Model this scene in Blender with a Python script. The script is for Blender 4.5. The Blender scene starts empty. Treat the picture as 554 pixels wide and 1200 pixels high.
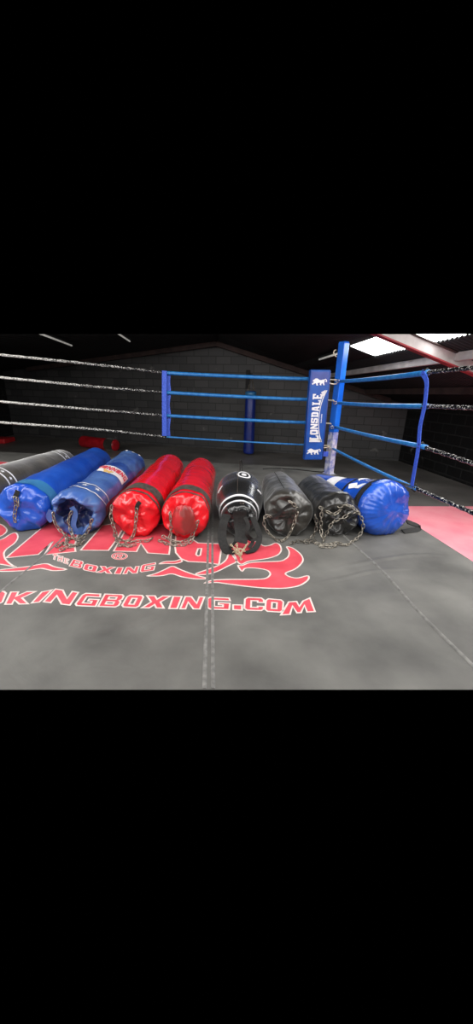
import bpy, bmesh, math, random
import mathutils
from mathutils import Vector, Matrix, noise
from mathutils.geometry import tessellate_polygon
random.seed(7)
PI = math.pi
SC = bpy.context.scene
COL = SC.collection

# ------------------------------------------------------------------ camera
EYE = Vector((0, 0, 1.1)); FPX = 400.0
TH = math.radians(19.0); PS = math.radians(4.9); RO = 0.03
F0 = Vector((math.sin(PS), math.cos(PS), 0)); ZU = Vector((0, 0, 1))
FW = F0*math.cos(TH) - ZU*math.sin(TH)
R0 = Vector((math.cos(PS), -math.sin(PS), 0)); U0 = F0*math.sin(TH) + ZU*math.cos(TH)
RT = R0*math.cos(RO) + U0*math.sin(RO); UP = -R0*math.sin(RO) + U0*math.cos(RO)
cam = bpy.data.cameras.new('camera'); camo = bpy.data.objects.new('camera', cam); COL.objects.link(camo)
cam.sensor_fit = 'HORIZONTAL'; cam.sensor_width = 36; cam.lens = 36*FPX/554.0
cam.clip_start = 0.02; cam.clip_end = 200
m = Matrix((RT, UP, -FW)).transposed().to_4x4(); m.translation = EYE
camo.matrix_world = m
SC.camera = camo

# ------------------------------------------------------------------ world, lights, exposure
SC.view_settings.view_transform = 'Standard'; SC.view_settings.look = 'None'
SC.view_settings.gamma = 1; SC.view_settings.use_curve_mapping = False
SC.view_settings.exposure = 0.0
w = bpy.data.worlds.new('world'); SC.world = w; w.use_nodes = True
w.node_tree.nodes['Background'].inputs[0].default_value = (0, 0, 0, 1)
w.node_tree.nodes['Background'].inputs[1].default_value = 0

def area(name, loc, sx, sy, power, target, col=(1, .98, .95)):
    l = bpy.data.lights.new(name, 'AREA'); l.shape = 'RECTANGLE'; l.size = sx; l.size_y = sy
    l.energy = power; l.color = col
    o = bpy.data.objects.new(name, l); COL.objects.link(o); o.location = loc
    d = Vector(target) - Vector(loc)
    o.rotation_euler = d.to_track_quat('-Z', 'Y').to_euler()
    return o
# right and left rooflight strips continued out of view, then added fill lights
area('rooflight_right', (2.45, 1.0, 2.0), 0.6, 3.8, 60, (1.6, 1.8, 0))
area('rooflight_left', (-2.75, 1.3, 2.1), 0.6, 4.0, 85, (-1.8, 2.4, 0))
area('fill_light_overhead', (0.0, 1.15, 2.95), 3.0, 0.9, 62, (0.1, 2.6, 0))  # added fill, no rooflight here: lifts bag fronts and gives the tops sheen
area('fill_light_low_right', (3.55, 2.75, 1.38), 0.6, 3.2, 75, (2.6, 2.9, -.4))  # invented light outside the frame, added to brighten the pink mat
area('fill_light_far_left', (-4.35, 4.3, 1.85), 0.6, 3.0, 60, (-2.6, 4.4, 0))  # extra unseen light, added for sheen on the leftmost bag
area('fill_light_rear', (-1.2, -3.2, 2.7), 5.0, 1.5, 170, (-1.8, 8.0, 0.3))  # unseen fill behind the camera, added to lift back wall and far floor

# ------------------------------------------------------------------ helpers
def ray(x, y): return FW + RT*((x-277)/FPX) - UP*((y-600)/FPX)
def gz(x, y, z=0.0): d = ray(x, y); return EYE + d*((z-EYE.z)/d.z)
def gy(x, y, Y): d = ray(x, y); return EYE + d*(Y/d.y)
def gx(x, y, X): d = ray(x, y); return EYE + d*(X/d.x)

def lin(c): return tuple((v/255/12.92 if v/255 <= .04045 else ((v/255+.055)/1.055)**2.4) for v in c)

def mat(name, c1, c2=None, rough=.5, scale=8, bump=0, bscale=20, metal=0, emit=0, spec=.5, coat=0, detail=4, lo=.35, hi=.65, stretch=None):
    M = bpy.data.materials.new(name); M.use_nodes = True
    N = M.node_tree.nodes; L = M.node_tree.links; B = N['Principled BSDF']
    B.inputs['Roughness'].default_value = rough; B.inputs['Metallic'].default_value = metal
    B.inputs['Specular IOR Level'].default_value = spec; B.inputs['Coat Weight'].default_value = coat
    B.inputs['Coat Roughness'].default_value = .22
    tc = N.new('ShaderNodeTexCoord'); mp = N.new('ShaderNodeMapping'); L.new(tc.outputs['Object'], mp.inputs[0])
    if stretch: mp.inputs['Scale'].default_value = stretch
    n = N.new('ShaderNodeTexNoise'); n.inputs['Scale'].default_value = scale; n.inputs['Detail'].default_value = detail
    L.new(mp.outputs[0], n.inputs['Vector'])
    r = N.new('ShaderNodeValToRGB'); L.new(n.outputs['Fac'], r.inputs[0])
    r.color_ramp.elements[0].position = lo; r.color_ramp.elements[1].position = hi
    r.color_ramp.elements[0].color = (*lin(c1), 1); r.color_ramp.elements[1].color = (*lin(c2 or c1), 1)
    L.new(r.outputs[0], B.inputs['Base Color'])
    if bump:
        b = N.new('ShaderNodeBump'); b.inputs['Strength'].default_value = bump; b.inputs['Distance'].default_value = .02
        n2 = N.new('ShaderNodeTexNoise'); n2.inputs['Scale'].default_value = bscale; n2.inputs['Detail'].default_value = 5
        n2.inputs['Distortion'].default_value = .8
        L.new(mp.outputs[0], n2.inputs['Vector']); L.new(n2.outputs['Fac'], b.inputs['Height']); L.new(b.outputs[0], B.inputs['Normal'])
    if emit:
        L.new(r.outputs[0], B.inputs['Emission Color']); B.inputs['Emission Strength'].default_value = emit
    return M

def tag(o, label=None, cat=None, group=None, kind=None):
    if label: o['label'] = label
    if cat: o['category'] = cat
    if group: o['group'] = group
    if kind: o['kind'] = kind
    return o

def empty(name, loc, label, cat, group=None):
    o = bpy.data.objects.new(name, None); COL.objects.link(o); o.location = loc; o.empty_display_size = .1
    return tag(o, label, cat, group)

def rootloc(p):
    while p.parent: p = p.parent
    return Vector(p.location)

def mk(name, V, F, M, parent=None, smooth=True, origin=None, auto=None):
    off = rootloc(parent) if parent else Vector(origin or (0, 0, 0))
    me = bpy.data.meshes.new(name); me.from_pydata([tuple(Vector(v)-off) for v in V], [], F); me.update()
    bm = bmesh.new(); bm.from_mesh(me); bmesh.ops.recalc_face_normals(bm, faces=bm.faces); bm.to_mesh(me); bm.free()
    if smooth:
        for p in me.polygons: p.use_smooth = True
    if auto: me.set_sharp_from_angle(angle=math.radians(auto))
    o = bpy.data.objects.new(name, me); COL.objects.link(o)
    for mm in (M if isinstance(M, list) else [M]): me.materials.append(mm)
    if parent:
        o.parent = parent
    else: o.location = off
    return o

def obox(c, ax, ay, az, hx, hy, hz):          # oriented box, half sizes
    V = []
    for i in (-1, 1):
        for j in (-1, 1):
            for k in (-1, 1): V.append(Vector(c)+ax*(hx*i)+ay*(hy*j)+az*(hz*k))
    F = [(0, 1, 3, 2), (4, 6, 7, 5), (0, 4, 5, 1), (2, 3, 7, 6), (0, 2, 6, 4), (1, 5, 7, 3)]
    return V, F
def wbox(x0, x1, y0, y1, z0, z1):
    return obox(((x0+x1)/2, (y0+y1)/2, (z0+z1)/2), Vector((1, 0, 0)), Vector((0, 1, 0)), Vector((0, 0, 1)), (x1-x0)/2, (y1-y0)/2, (z1-z0)/2)
def join(parts):
    V, F = [], []
    for v, f in parts:
        b = len(V); V += list(v); F += [tuple(i+b for i in q) for q in f]
    return V, F
def bevel(o, w=.006, seg=2):
    b = o.modifiers.new('bevel', 'BEVEL'); b.width = w; b.segments = seg; b.limit_method = 'ANGLE'; return o

def frames(P):
    out = []; n = None
    for i, p in enumerate(P):
        t = (P[min(i+1, len(P)-1)]-P[max(i-1, 0)]).normalized()
        if n is None:
            n = t.cross(Vector((.03, .05, 1))); 
            if n.length < .1: n = t.cross(Vector((1, 0, 0)))
        n = (n - t*n.dot(t)).normalized(); out.append((p, t, n, t.cross(n)))
    return out
def smoothpath(P, step):
    P = [Vector(p) for p in P]
    Q = [P[0]*2-P[1]]+P+[P[-1]*2-P[-2]]; out = []
    for i in range(1, len(Q)-2):
        a, b, c, d = Q[i-1:i+3]; n = max(2, int((c-b).length/step*3))
        for k in range(n):
            t = k/n
            out.append(.5*((2*b)+(c-a)*t+(2*a-5*b+4*c-d)*t*t+(3*b-a-3*c+d)*t**3))
    out.append(P[-1])
    res = [out[0]]; acc = 0
    for i in range(1, len(out)):
        seg = out[i]-out[i-1]; L = seg.length; pos = 0
        while L > 0 and acc+L-pos >= step:
            pos += step-acc; acc = 0; res.append(out[i-1]+seg*(pos/L))
        acc += L-pos
    return res
def tube(P, r, n=10, twist=0, amp=0, cap=True):
    V, F = [], []; fr = frames(P)
    for i, (p, t, a, b) in enumerate(fr):
        for k in range(n):
            ph = 2*PI*k/n; rr = r*(1+amp*math.sin(2*ph+twist*i))
            V.append(p+a*math.cos(ph)*rr+b*math.sin(ph)*rr)
    for i in range(len(P)-1):
        for k in range(n):
            F.append((i*n+k, i*n+(k+1) % n, (i+1)*n+(k+1) % n, (i+1)*n+k))
    if cap: F.append(tuple(range(n))[::-1]); F.append(tuple((len(P)-1)*n+k for k in range(n)))
    return V, F
def line(a, b, n, sag=0):
    a = Vector(a); b = Vector(b)
    return [a.lerp(b, i/n)-Vector((0, 0, sag*4*(i/n)*(1-i/n))) for i in range(n+1)]
def ribbon(P, width, thick, wdir):
    """a strap: path, width across wdir, with thickness"""
    V, F = [], []; n = len(P)
    for i, p in enumerate(P):
        t = (P[min(i+1, n-1)]-P[max(i-1, 0)]).normalized()
        wd = wdir(i) if callable(wdir) else wdir
        s = (wd - t*wd.dot(t)).normalized(); u = t.cross(s)
        for sx, sy in ((-1, -1), (1, -1), (1, 1), (-1, 1)): V.append(p+s*(width/2*sx)+u*(thick/2*sy))
    for i in range(n-1):
        for k in range(4): F.append((i*4+k, i*4+(k+1) % 4, (i+1)*4+(k+1) % 4, (i+1)*4+k))
    F.append((3, 2, 1, 0)); F.append(tuple((n-1)*4+k for k in range(4)))
    return V, F
def ptube(L, r, wid, seed):
    pass
def chain(P, L=.050, wid=.032, r=.0048, pitch=.036):
    """interlocked oval links along a path"""
    pts = smoothpath(P, pitch); parts = []
    if len(pts) < 2: pts = [Vector(P[0]), Vector(P[-1])]
    fr = frames(pts)
    for i in range(len(pts)-1):
        c = (pts[i]+pts[i+1])/2; t = (pts[i+1]-pts[i]).normalized(); n = fr[i][2]; n = (n-t*n.dot(t)).normalized()
        ang = (PI/2 if i % 2 else 0)+random.uniform(-.35, .35)+.5; q = Matrix.Rotation(ang, 3, t); n = q @ n
        b = t.cross(n); hl = (L-wid)/2; rw = wid/2-r; loop = []
        for k in range(10):
            a = 2*PI*(k+.5)/10; sx = math.sin(a)
            loop.append(c+t*(rw*sx+(hl if sx > 0 else -hl))+n*(rw*math.cos(a)))
        V, F = [], []; m_ = 5
        for k in range(10):
            tt = (loop[(k+1) % 10]-loop[k-1]).normalized(); o_ = tt.cross(b)
            for j in range(m_):
                ph = 2*PI*j/m_; v = loop[k]+b*(math.cos(ph)*r)+o_*(math.sin(ph)*r)
                if v.z < .002: v.z = .002
                V.append(v)
        for k in range(10):
            for j in range(m_): F.append((k*m_+j, k*m_+(j+1) % m_, ((k+1) % 10)*m_+(j+1) % m_, ((k+1) % 10)*m_+j))
        parts.append((V, F))
    return join(parts)

# ------------------------------------------------------------------ flat lettering
def rect(x0, y0, x1, y1): return [(x0, y0), (x1, y0), (x1, y1), (x0, y1)]
GL = {
 'I': [[rect(0, 0, 1, 1)]],
 'K': [[[(0, 0), (.3, 0), (.3, .36), (.62, 0), (1, 0), (.58, .5), (1, 1), (.64, 1), (.3, .64), (.3, 1), (0, 1)]]],
 'N': [[[(0, 0), (.27, 0), (.27, .55), (.68, 0), (1, 0), (1, 1), (.73, 1), (.73, .45), (.32, 1), (0, 1)]]],
 'G': [[[(.12, 0), (1, 0), (1, .56), (.5, .56), (.5, .4), (.7, .4), (.7, .24), (.3, .24), (.3, .76), (1, .76), (.94, 1), (.12, 1), (0, .86), (0, .14)]]],
 'B': [[[(0, 0), (.88, 0), (1, .14), (1, .42), (.9, .52), (1, .62), (1, .88), (.88, 1), (0, 1)], rect(.3, .22, .68, .4), rect(.3, .62, .68, .8)]],
 'O': [[[(.14, 0), (.86, 0), (1, .14), (1, .86), (.86, 1), (.14, 1), (0, .86), (0, .14)], rect(.36, .26, .64, .74)]],
 'X': [[[(0, 0), (.34, 0), (.5, .28), (.66, 0), (1, 0), (.7, .5), (1, 1), (.66, 1), (.5, .72), (.34, 1), (0, 1), (.3, .5)]]],
 'C': [[[(.14, 0), (.86, 0), (1, .14), (1, .34), (.68, .34), (.68, .24), (.34, .24), (.34, .76), (.68, .76), (.68, .64), (1, .64), (1, .86), (.86, 1), (.14, 1), (0, .86), (0, .14)]]],
 'M': [[[(0, 0), (.26, 0), (.28, .55), (.46, .08), (.58, .08), (.7, .55), (.76, .1), (1, .1), (.96, 1), (.66, .84), (.52, .5), (.4, .84), (.08, .84)]]],
 '.': [[rect(0, 0, 1, 1)]],
 'W': [[[(.16, 0), (.36, 0), (.5, .5), (.64, 0), (.84, 0), (1, 1), (.78, 1), (.7, .42), (.58, 1), (.42, 1), (.3, .42), (.22, 1), (0, 1)]]],
 'L': [[[(0, 0), (1, 0), (1, .34), (.8, .34), (.76, .2), (.48, .2), (.48, .84), (.62, .84), (.62, 1), (0, 1), (0, .84), (.14, .84), (.14, .16), (0, .16)]]],
 'S': [[[(0, 0), (.86, 0), (1, .14), (1, .46), (.86, .58), (.36, .62), (.36, .78), (.66, .78), (.66, .68), (1, .68), (1, 1), (.14, 1), (0, .88), (0, .56), (.14, .44), (.64, .4), (.64, .22), (.34, .22), (.34, .34), (0, .34)]]],
 'D': [[[(0, 0), (.82, 0), (1, .16), (1, .84), (.82, 1), (0, 1), (0, .86), (.1, .86), (.1, .14), (0, .14)], rect(.42, .2, .62, .8)]],
 'A': [[[(0, 0), (.36, 0), (.36, .2), (.62, .2), (.62, 0), (1, 0), (1, .14), (.94, .14), (.74, 1), (.26, 1), (.06, .14), (0, .14)], [(.4, .38), (.6, .38), (.5, .74)]]],
 'E': [[[(0, 0), (1, 0), (1, .3), (.76, .3), (.74, .2), (.44, .2), (.44, .42), (.74, .42), (.74, .6), (.44, .6), (.44, .82), (.74, .82), (.76, .7), (1, .7), (1, 1), (0, 1), (0, .86), (.1, .86), (.1, .14), (0, .14)]]],
 'T': [[[(.34, 0), (.66, 0), (.66, .74), (1, .74), (1, 1), (0, 1), (0, .74), (.34, .74)]]],
 'H': [[[(0, 0), (.32, 0), (.32, .38), (.68, .38), (.68, 0), (1, 0), (1, 1), (.68, 1), (.68, .62), (.32, .62), (.32, 1), (0, 1)]]],
 'R': [[[(0, 0), (.3, 0), (.3, .36), (.5, .36), (.7, 0), (1, 0), (.8, .4), (1, .5), (1, .88), (.88, 1), (0, 1)], rect(.3, .58, .7, .8)]],
}
def fill2d(loops, to3d):
    """tessellated fill of 2-D loops (outer + holes)"""
    L3 = [[Vector((x, y, 0)) for x, y in lp] for lp in loops]
    tri = tessellate_polygon(L3); flat = [p for lp in loops for p in lp]
    return [to3d(*p) for p in flat], [tuple(t) for t in tri]
def outline(loop3, wd, nrm):
    """mitred strip along a closed 3-D loop"""
    n = len(loop3); V, F = [], []
    for i in range(n):
        a, b, c = loop3[i-1], loop3[i], loop3[(i+1) % n]
        d1 = (b-a).normalized(); d2 = (c-b).normalized()
        n1 = d1.cross(nrm); n2 = d2.cross(nrm); mt = n1+n2
        if mt.length < .2: mt = n1
        mt.normalize(); k = min(2.2, 1/max(.3, mt.dot(n1)))
        V += [b+mt*(wd/2*k), b-mt*(wd/2*k)]
    for i in range(n):
        j = (i+1) % n; F.append((2*i, 2*i+1, 2*j+1, 2*j))
    return V, F
def bil(q):
    TL, TR, BR, BL = [Vector((*p, 0)) for p in q]
    return lambda x, y: (BL.lerp(BR, x)).lerp(TL.lerp(TR, x), y)
def densify(lp, d):
    out = []
    for i in range(len(lp)):
        a = Vector(lp[i]); b = Vector(lp[(i+1) % len(lp)]); n = max(1, int((b-a).length/d))
        out += [tuple(a.lerp(b, k/n)) for k in range(n)]
    return out
def chaikin(lp, n=2):
    for _ in range(n):
        o = []
        for i in range(len(lp)):
            a = Vector(lp[i]); b = Vector(lp[(i+1) % len(lp)])
            if (b-a).length < 1.2: o.append(tuple(a.lerp(b, .5))); continue
            o += [tuple(a.lerp(b, .22)), tuple(a.lerp(b, .78))]
        lp = o
    return lp

# ------------------------------------------------------------------ materials
M_canvas = mat('ring_canvas', (82, 81, 79), (117, 116, 112), rough=.6, scale=2.6, bump=.55, bscale=3.0, detail=8, lo=.3, hi=.7, spec=.35)
M_seam = mat('canvas_seam', (100, 99, 97), (132, 131, 128), rough=.6, scale=30)
M_red_print = mat('red_print', (206, 62, 78), (224, 84, 98), rough=.55, scale=5, detail=6)
M_white_print = mat('white_print', (214, 196, 192), (228, 214, 208), rough=.55, scale=30)
M_skirt = mat('platform_skirt', (20, 20, 20), rough=.7)
M_lowfloor = mat('lower_floor', (96, 93, 90), (128, 124, 120), rough=.5, scale=1.2, detail=6, bump=.2, bscale=6)
M_pinkmat = mat('pink_floor_mat', (250, 142, 156), (255, 166, 176), rough=.45, scale=3, detail=5)
M_redmat = mat('red_mat', (180, 22, 30), (205, 40, 48), rough=.5)
M_blue = mat('blue_rope_sleeve', (26, 104, 176), (48, 130, 198), rough=.38, scale=20)
M_strap = mat('blue_webbing', (44, 78, 190), (64, 100, 214), rough=.6, scale=60)
M_post = mat('blue_post_paint', (12, 92, 205), (30, 112, 222), rough=.3, scale=6)
M_postworn = mat('worn_post', (96, 112, 186), (206, 206, 214), rough=.5, scale=14, detail=6)
M_tan = mat('turnbuckle_cord', (190, 170, 140), (225, 215, 195), rough=.6, scale=60)
M_pad = mat('blue_pad_vinyl', (8, 68, 152), (16, 82, 172), rough=.38, scale=6, bump=.15, bscale=14)
M_padtop = mat('faded_pad_vinyl', (50, 66, 140), (62, 80, 160), rough=.4, scale=6)
M_white = mat('white_vinyl', (222, 222, 226), (238, 238, 240), rough=.45)
M_steel = mat('galvanised_chain', (108, 102, 94), (186, 179, 166), rough=.3, scale=70, metal=.7)
M_dsteel = mat('dark_chain', (70, 66, 60), (140, 134, 124), rough=.3, scale=70, metal=.7)
M_brass = mat('pale_chain', (176, 160, 128), (214, 200, 172), rough=.4, scale=50, metal=.4)
M_web = mat('black_webbing', (12, 12, 12), (30, 29, 28), rough=.75, scale=60)
M_roof = mat('black_roof', (9, 9, 10), (15, 15, 16), rough=.8, scale=3)
M_glow = mat('rooflight_sheet', (250, 250, 250), (232, 236, 236), rough=.6, scale=2.5, emit=11.0, stretch=(1, 6, 1))
M_purlin = mat('grey_painted_steel', (158, 152, 150), (190, 184, 182), rough=.6, scale=4, detail=8, bump=.1)
M_flange = mat('red_oxide_steel', (120, 30, 38), (150, 42, 50), rough=.6, scale=6)
M_brown = mat('brown_timber', (52, 40, 38), (70, 54, 50), rough=.8, scale=5)
M_tube = mat('fluorescent_batten', (200, 196, 190), (222, 220, 214), rough=.5, emit=.35)

def wallmat(name, base=(54, 54, 55), hi=(70, 69, 69)):
    M = bpy.data.materials.new(name); M.use_nodes = True; N = M.node_tree.nodes; L = M.node_tree.links; B = N['Principled BSDF']
    tc = N.new('ShaderNodeTexCoord'); mp = N.new('ShaderNodeMapping'); L.new(tc.outputs['UV'], mp.inputs[0])
    br = N.new('ShaderNodeTexBrick'); br.inputs['Scale'].default_value = 1; br.inputs['Brick Width'].default_value = .44
    br.inputs['Row Height'].default_value = .21; br.inputs['Mortar Size'].default_value = .012
    br.inputs['Color1'].default_value = (*lin(base), 1); br.inputs['Color2'].default_value = (*lin(hi), 1); br.inputs['Mortar'].default_value = (*lin((42, 42, 42)), 1)
    L.new(mp.outputs[0], br.inputs['Vector'])
    n = N.new('ShaderNodeTexNoise'); n.inputs['Scale'].default_value = 2.6; n.inputs['Detail'].default_value = 9; L.new(mp.outputs[0], n.inputs['Vector'])
    r = N.new('ShaderNodeValToRGB'); r.color_ramp.elements[0].position = .66; r.color_ramp.elements[1].position = .76
    r.color_ramp.elements[0].color = (0, 0, 0, 1); r.color_ramp.elements[1].color = (1, 1, 1, 1); L.new(n.outputs['Fac'], r.inputs[0])
    mx = N.new('ShaderNodeMix'); mx.data_type = 'RGBA'; L.new(r.outputs[0], mx.inputs['Factor']); L.new(br.outputs['Color'], mx.inputs['A'])
    mx.inputs['B'].default_value = (*lin((120, 118, 115)), 1); L.new(mx.outputs['Result'], B.inputs['Base Color'])
    b = N.new('ShaderNodeBump'); b.inputs['Strength'].default_value = .35; b.inputs['Distance'].default_value = .02
    L.new(br.outputs['Fac'], b.inputs['Height']); b.invert = True; L.new(b.outputs[0], B.inputs['Normal'])
    B.inputs['Roughness'].default_value = .55
    return M
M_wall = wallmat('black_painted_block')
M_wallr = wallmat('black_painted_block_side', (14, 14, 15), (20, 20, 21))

# ------------------------------------------------------------------ the setting
LF = -.48
def wall(name, a, b, z0, z1a, z1b, M, mid=None):
    a = Vector((*a, 0)); b = Vector((*b, 0)); L = (b-a).length; d = (b-a)/L; n = Vector((d.y, -d.x, 0))*.12
    prof = [(0, z0), (L, z0), (L, z1b)]+([(mid[0]*L, mid[1])] if mid else [])+[(0, z1a)]
    V = [a+d*s+Vector((0, 0, z)) for s, z in prof]+[a+d*s+Vector((0, 0, z))-n for s, z in prof]
    k = len(prof); F = [tuple(range(k)), tuple(range(k, 2*k))[::-1]]+[(i, (i+1) % k, (i+1) % k+k, i+k) for i in range(k)]
    o = mk(name, V, F, M, smooth=False); tag(o, kind='structure')
    uv = o.data.uv_layers.new(name='UVMap')
    for p in o.data.polygons:
        for li, vi in zip(p.loop_indices, p.vertices):
            v = o.data.vertices[vi].co-a; uv.data[li].uv = (v.dot(d), v.z)
    return o
RIDX, RIDZ, SR, SL = .2, 2.46, .30, .12
def roofz(x): return RIDZ-(SR*(x-RIDX) if x > RIDX else SL*(RIDX-x))
WL, WR = (-6.9, 12.9), (5.13, 8.87)
wall('wall_back', WL, WR, LF-.05, roofz(WL[0]), roofz(WR[0]), M_wall, mid=((RIDX-WL[0])/(WR[0]-WL[0]), RIDZ))
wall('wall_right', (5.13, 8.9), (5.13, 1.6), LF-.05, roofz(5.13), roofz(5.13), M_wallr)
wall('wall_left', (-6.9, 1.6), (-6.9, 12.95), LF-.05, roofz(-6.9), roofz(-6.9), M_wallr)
V, F = join([wbox(-6.9, 5.13, 5.2, 13, LF-.06, LF), wbox(1.93, 5.13, .6, 5.2, LF-.06, LF)])
tag(mk('floor', V, F, M_lowfloor, smooth=False), kind='structure')

# the roof is modelled up to the picture's upper line of sight: nothing above it was photographed
CUTN = (ray(277, 391.6)).cross(RT).normalized()
if CUTN.z < 0: CUTN = -CUTN
def cut(o):
    bm = bmesh.new(); bm.from_mesh(o.data)
    co = EYE-(rootloc(o.parent) if o.parent else Vector(o.location))
    bmesh.ops.bisect_plane(bm, geom=bm.verts[:]+bm.edges[:]+bm.faces[:], plane_co=co, plane_no=CUTN, clear_outer=True)
    bm.to_mesh(o.data); bm.free(); return o
def sheet(x0, x1, y0, y1, dz=0, amp=.014, wave=.076, thick=.006):
    ny = int((y1-y0)/wave*6); V, F = [], []
    for k in (0, 1):
        for i in range(ny+1):
            y = y0+(y1-y0)*i/ny; z = amp*math.sin(2*PI*y/wave)+dz+k*thick
            V += [Vector((x0, y, roofz(x0)+z)), Vector((x1, y, roofz(x1)+z))]
    n2 = 2*(ny+1)
    for i in range(ny):
        a = 2*i; F += [(a, a+1, a+3, a+2), (n2+a+2, n2+a+3, n2+a+1, n2+a), (a, a+2, n2+a+2, n2+a), (a+1, n2+a+1, n2+a+3, a+3)]
    F += [(0, n2, n2+1, 1), (2*ny, 2*ny+1, n2+2*ny+1, n2+2*ny)]
    return V, F
V, F = join([sheet(RIDX, 2.18, 2.6, 10.9, .0), sheet(2.60, 5.2, 2.0, 9.6, -.012), sheet(2.17, 2.61, 5.74, 10.2, 0), sheet(-6.95, RIDX, 3, 13.2, 0, wave=.15)])
tag(cut(mk('ceiling', V, F, M_roof)), kind='structure')
V, F = sheet(2.165, 2.64, 2.6, 5.76, .014)
tag(cut(mk('window_1', V, F, M_glow)), kind='structure')

ex = Vector((1, 0, 0)); ey = Vector((0, 1, 0)); ez = Vector((0, 0, 1))
sd = Vector((1, 0, -SR)).normalized(); sn = Vector((SR, 0, 1)).normalized()
# rafter: a steel I-beam running down the slope
r = empty('roof_beam', (3.2, 4.16, 1.5), 'grey steel roof beam with a dark red lower flange crossing the rooflight', 'roof beam')
c0 = Vector((3.3, 4.16, roofz(3.3)))-sn*.02
cut(mk('web', *obox(c0-sn*.078, sd, ey, sn, 1.9, .006, .066), M_purlin, r, smooth=False))
cut(mk('upper_flange', *obox(c0-sn*.012, sd, ey, sn, 1.9, .045, .006), M_brown, r, smooth=False))
o = cut(mk('lower_flange', *obox(c0-sn*.148, sd, ey, sn, 1.9, .05, .008), M_flange, r, smooth=False)); o['label'] = 'dark red lower flange'
# purlins along the hall
def purlin(x, y0, y1, M, label, h=.05, drop=.1):
    z = roofz(x)-drop
    o = mk('purlin', *join([obox((x, (y0+y1)/2, z), ex, ey, ez, .004, (y1-y0)/2, h), obox((x+.03, (y0+y1)/2, z-h), ex, ey, ez, .03, (y1-y0)/2, .004), obox((x+.03, (y0+y1)/2, z+h), ex, ey, ez, .03, (y1-y0)/2, .004)]), M, smooth=False, origin=(x, y0, z))
    cut(o); tag(o, label, 'purlin', 'purlins under the right roof slope'); return o
purlin(2.86, 4.22, 8.9, M_purlin, 'pale grey steel purlin beyond the roof beam, just below the rooflight', .042, .075)
purlin(2.86, 2.6, 4.15, M_purlin, 'short pale purlin nearest the upper right corner, in front of the roof beam', .042, .075)
purlin(3.95, 4.22, 8.9, M_brown, 'dark purlin low on the right roof slope near the side wall', .05, .08)
# gable rafters on the back wall
def yb(x): return WL[1]+(WR[1]-WL[1])*(x-WL[0])/(WR[0]-WL[0])
for x0, x1, lab in ((RIDX, 4.6, 'brown timber rafter sloping down to the right along the back gable'), (-5.8, RIDX, 'dark timber rafter sloping down to the left along the back gable')):
    a = Vector((x0, yb(x0)-.22, roofz(x0)-.07)); b = Vector((x1, yb(x1)-.22, roofz(x1)-.07)); d = (b-a).normalized()
    n = d.cross(ey).normalized()
    o = mk('gable_rafter', *obox((a+b)/2, d, d.cross(n), n, (b-a).length/2, .05, .06), M_brown, smooth=False, origin=a); tag(o, lab, 'rafter')
# fluorescent battens
def batten(a, b, lab):
    t = empty('strip_light', a, lab, 'strip light', 'fluorescent strip lights under the roof')
    d = (Vector(b)-Vector(a)).normalized(); c = (Vector(a)+Vector(b))/2; L = (Vector(b)-Vector(a)).length/2
    s = d.cross(ez).normalized(); u = s.cross(d)
    cut(mk('lamp_tube', *tube([Vector(a), Vector(b)], .016, 10), M_tube, t))
    cut(mk('housing', *obox(c+u*.034, d, s, u, L+.02, .03, .016), M_roof, t, smooth=False))
batten((2.17, 6.0, 1.80), (2.17, 7.22, 1.80), 'pale strip light hanging to the left of the post top')
def atx(px, py, z): d = ray(px, py); return EYE+d*((z-EYE.z)/d.z)
batten(atx(46, 390.5, 2.0), atx(84, 405, 2.0), 'strip light at the upper left corner, the left one of two')
batten(atx(137, 390, 2.12), atx(152, 400, 2.12), 'short strip light high on the left, nearer the ridge')

# ------------------------------------------------------------------ boxing ring floor
XR, YB_ = 1.915, 5.36
fl = gz(-160, 808); fr_ = gz(620, 808)
ring = empty('boxing_ring', (0, 3, 0), 'raised boxing ring floor under a worn dark grey printed canvas', 'boxing ring')
def yfront(x): t = (x-fl.x)/(fr_.x-fl.x); return fl.y+(fr_.y-fl.y)*t
XL = -4.6
V = [(XL, yfront(XL), 0), (XR, yfront(XR), 0), (XR, YB_, 0), (XL, YB_+1.3, 0)]
V = [Vector(v) for v in V]; V += [v-ez*.003 for v in V]
canvas = mk('canvas', V, [(0, 1, 2, 3), (7, 6, 5, 4), (0, 4, 5, 1), (1, 5, 6, 2), (2, 6, 7, 3), (3, 7, 4, 0)], M_canvas, ring, smooth=False)
mk('deck', *join([obox(((XL+XR)/2, YB_-.1-.0, -.25), ex, ey, ez, .01, .01, .01), wbox(XR-.05, XR-.012, 1.1, YB_-.03, LF, -.02), wbox(-2.0, XR-.012, YB_-.07, YB_-.03, LF, -.02)]), M_skirt, ring, smooth=False)
# seams
def seamstrip(P, wd=.018, h=.004):
    P = smoothpath(P, .08); V, F = [], []
    for i, p in enumerate(P):
        t = (P[min(i+1, len(P)-1)]-P[max(i-1, 0)]).normalized(); s = t.cross(ez)
        for a, z in ((-1, .0003), (-.6, h), (.6, h), (1, .0003)): V.append(p+s*(wd*a)+ez*z)
    for i in range(len(P)-1):
        for k in range(3): F.append((i*4+k, i*4+k+1, i*4+5+k, i*4+4+k))
    return V, F
def g0(P, z=0): return [gz(*q, z) for q in P]
def yc(x): return yfront(x)+.004
mk('seam', *join([seamstrip([(-.016, yc(-.016), 0), (0, 3, 0), (0.03, YB_-.02, 0)], .009), seamstrip([(.018, yc(.018), 0), (.033, 3, 0), (.06, YB_-.02, 0)], .009)]), M_seam, canvas)
mk('seam', *seamstrip([(1.165, yc(1.165), 0), (1.15, 1.5, 0), (1.17, 2.0, 0), (1.13, 2.7, 0), (1.13, 4, 0), (1.15, YB_-.05, 0)], .010, .006), M_seam, canvas)
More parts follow.
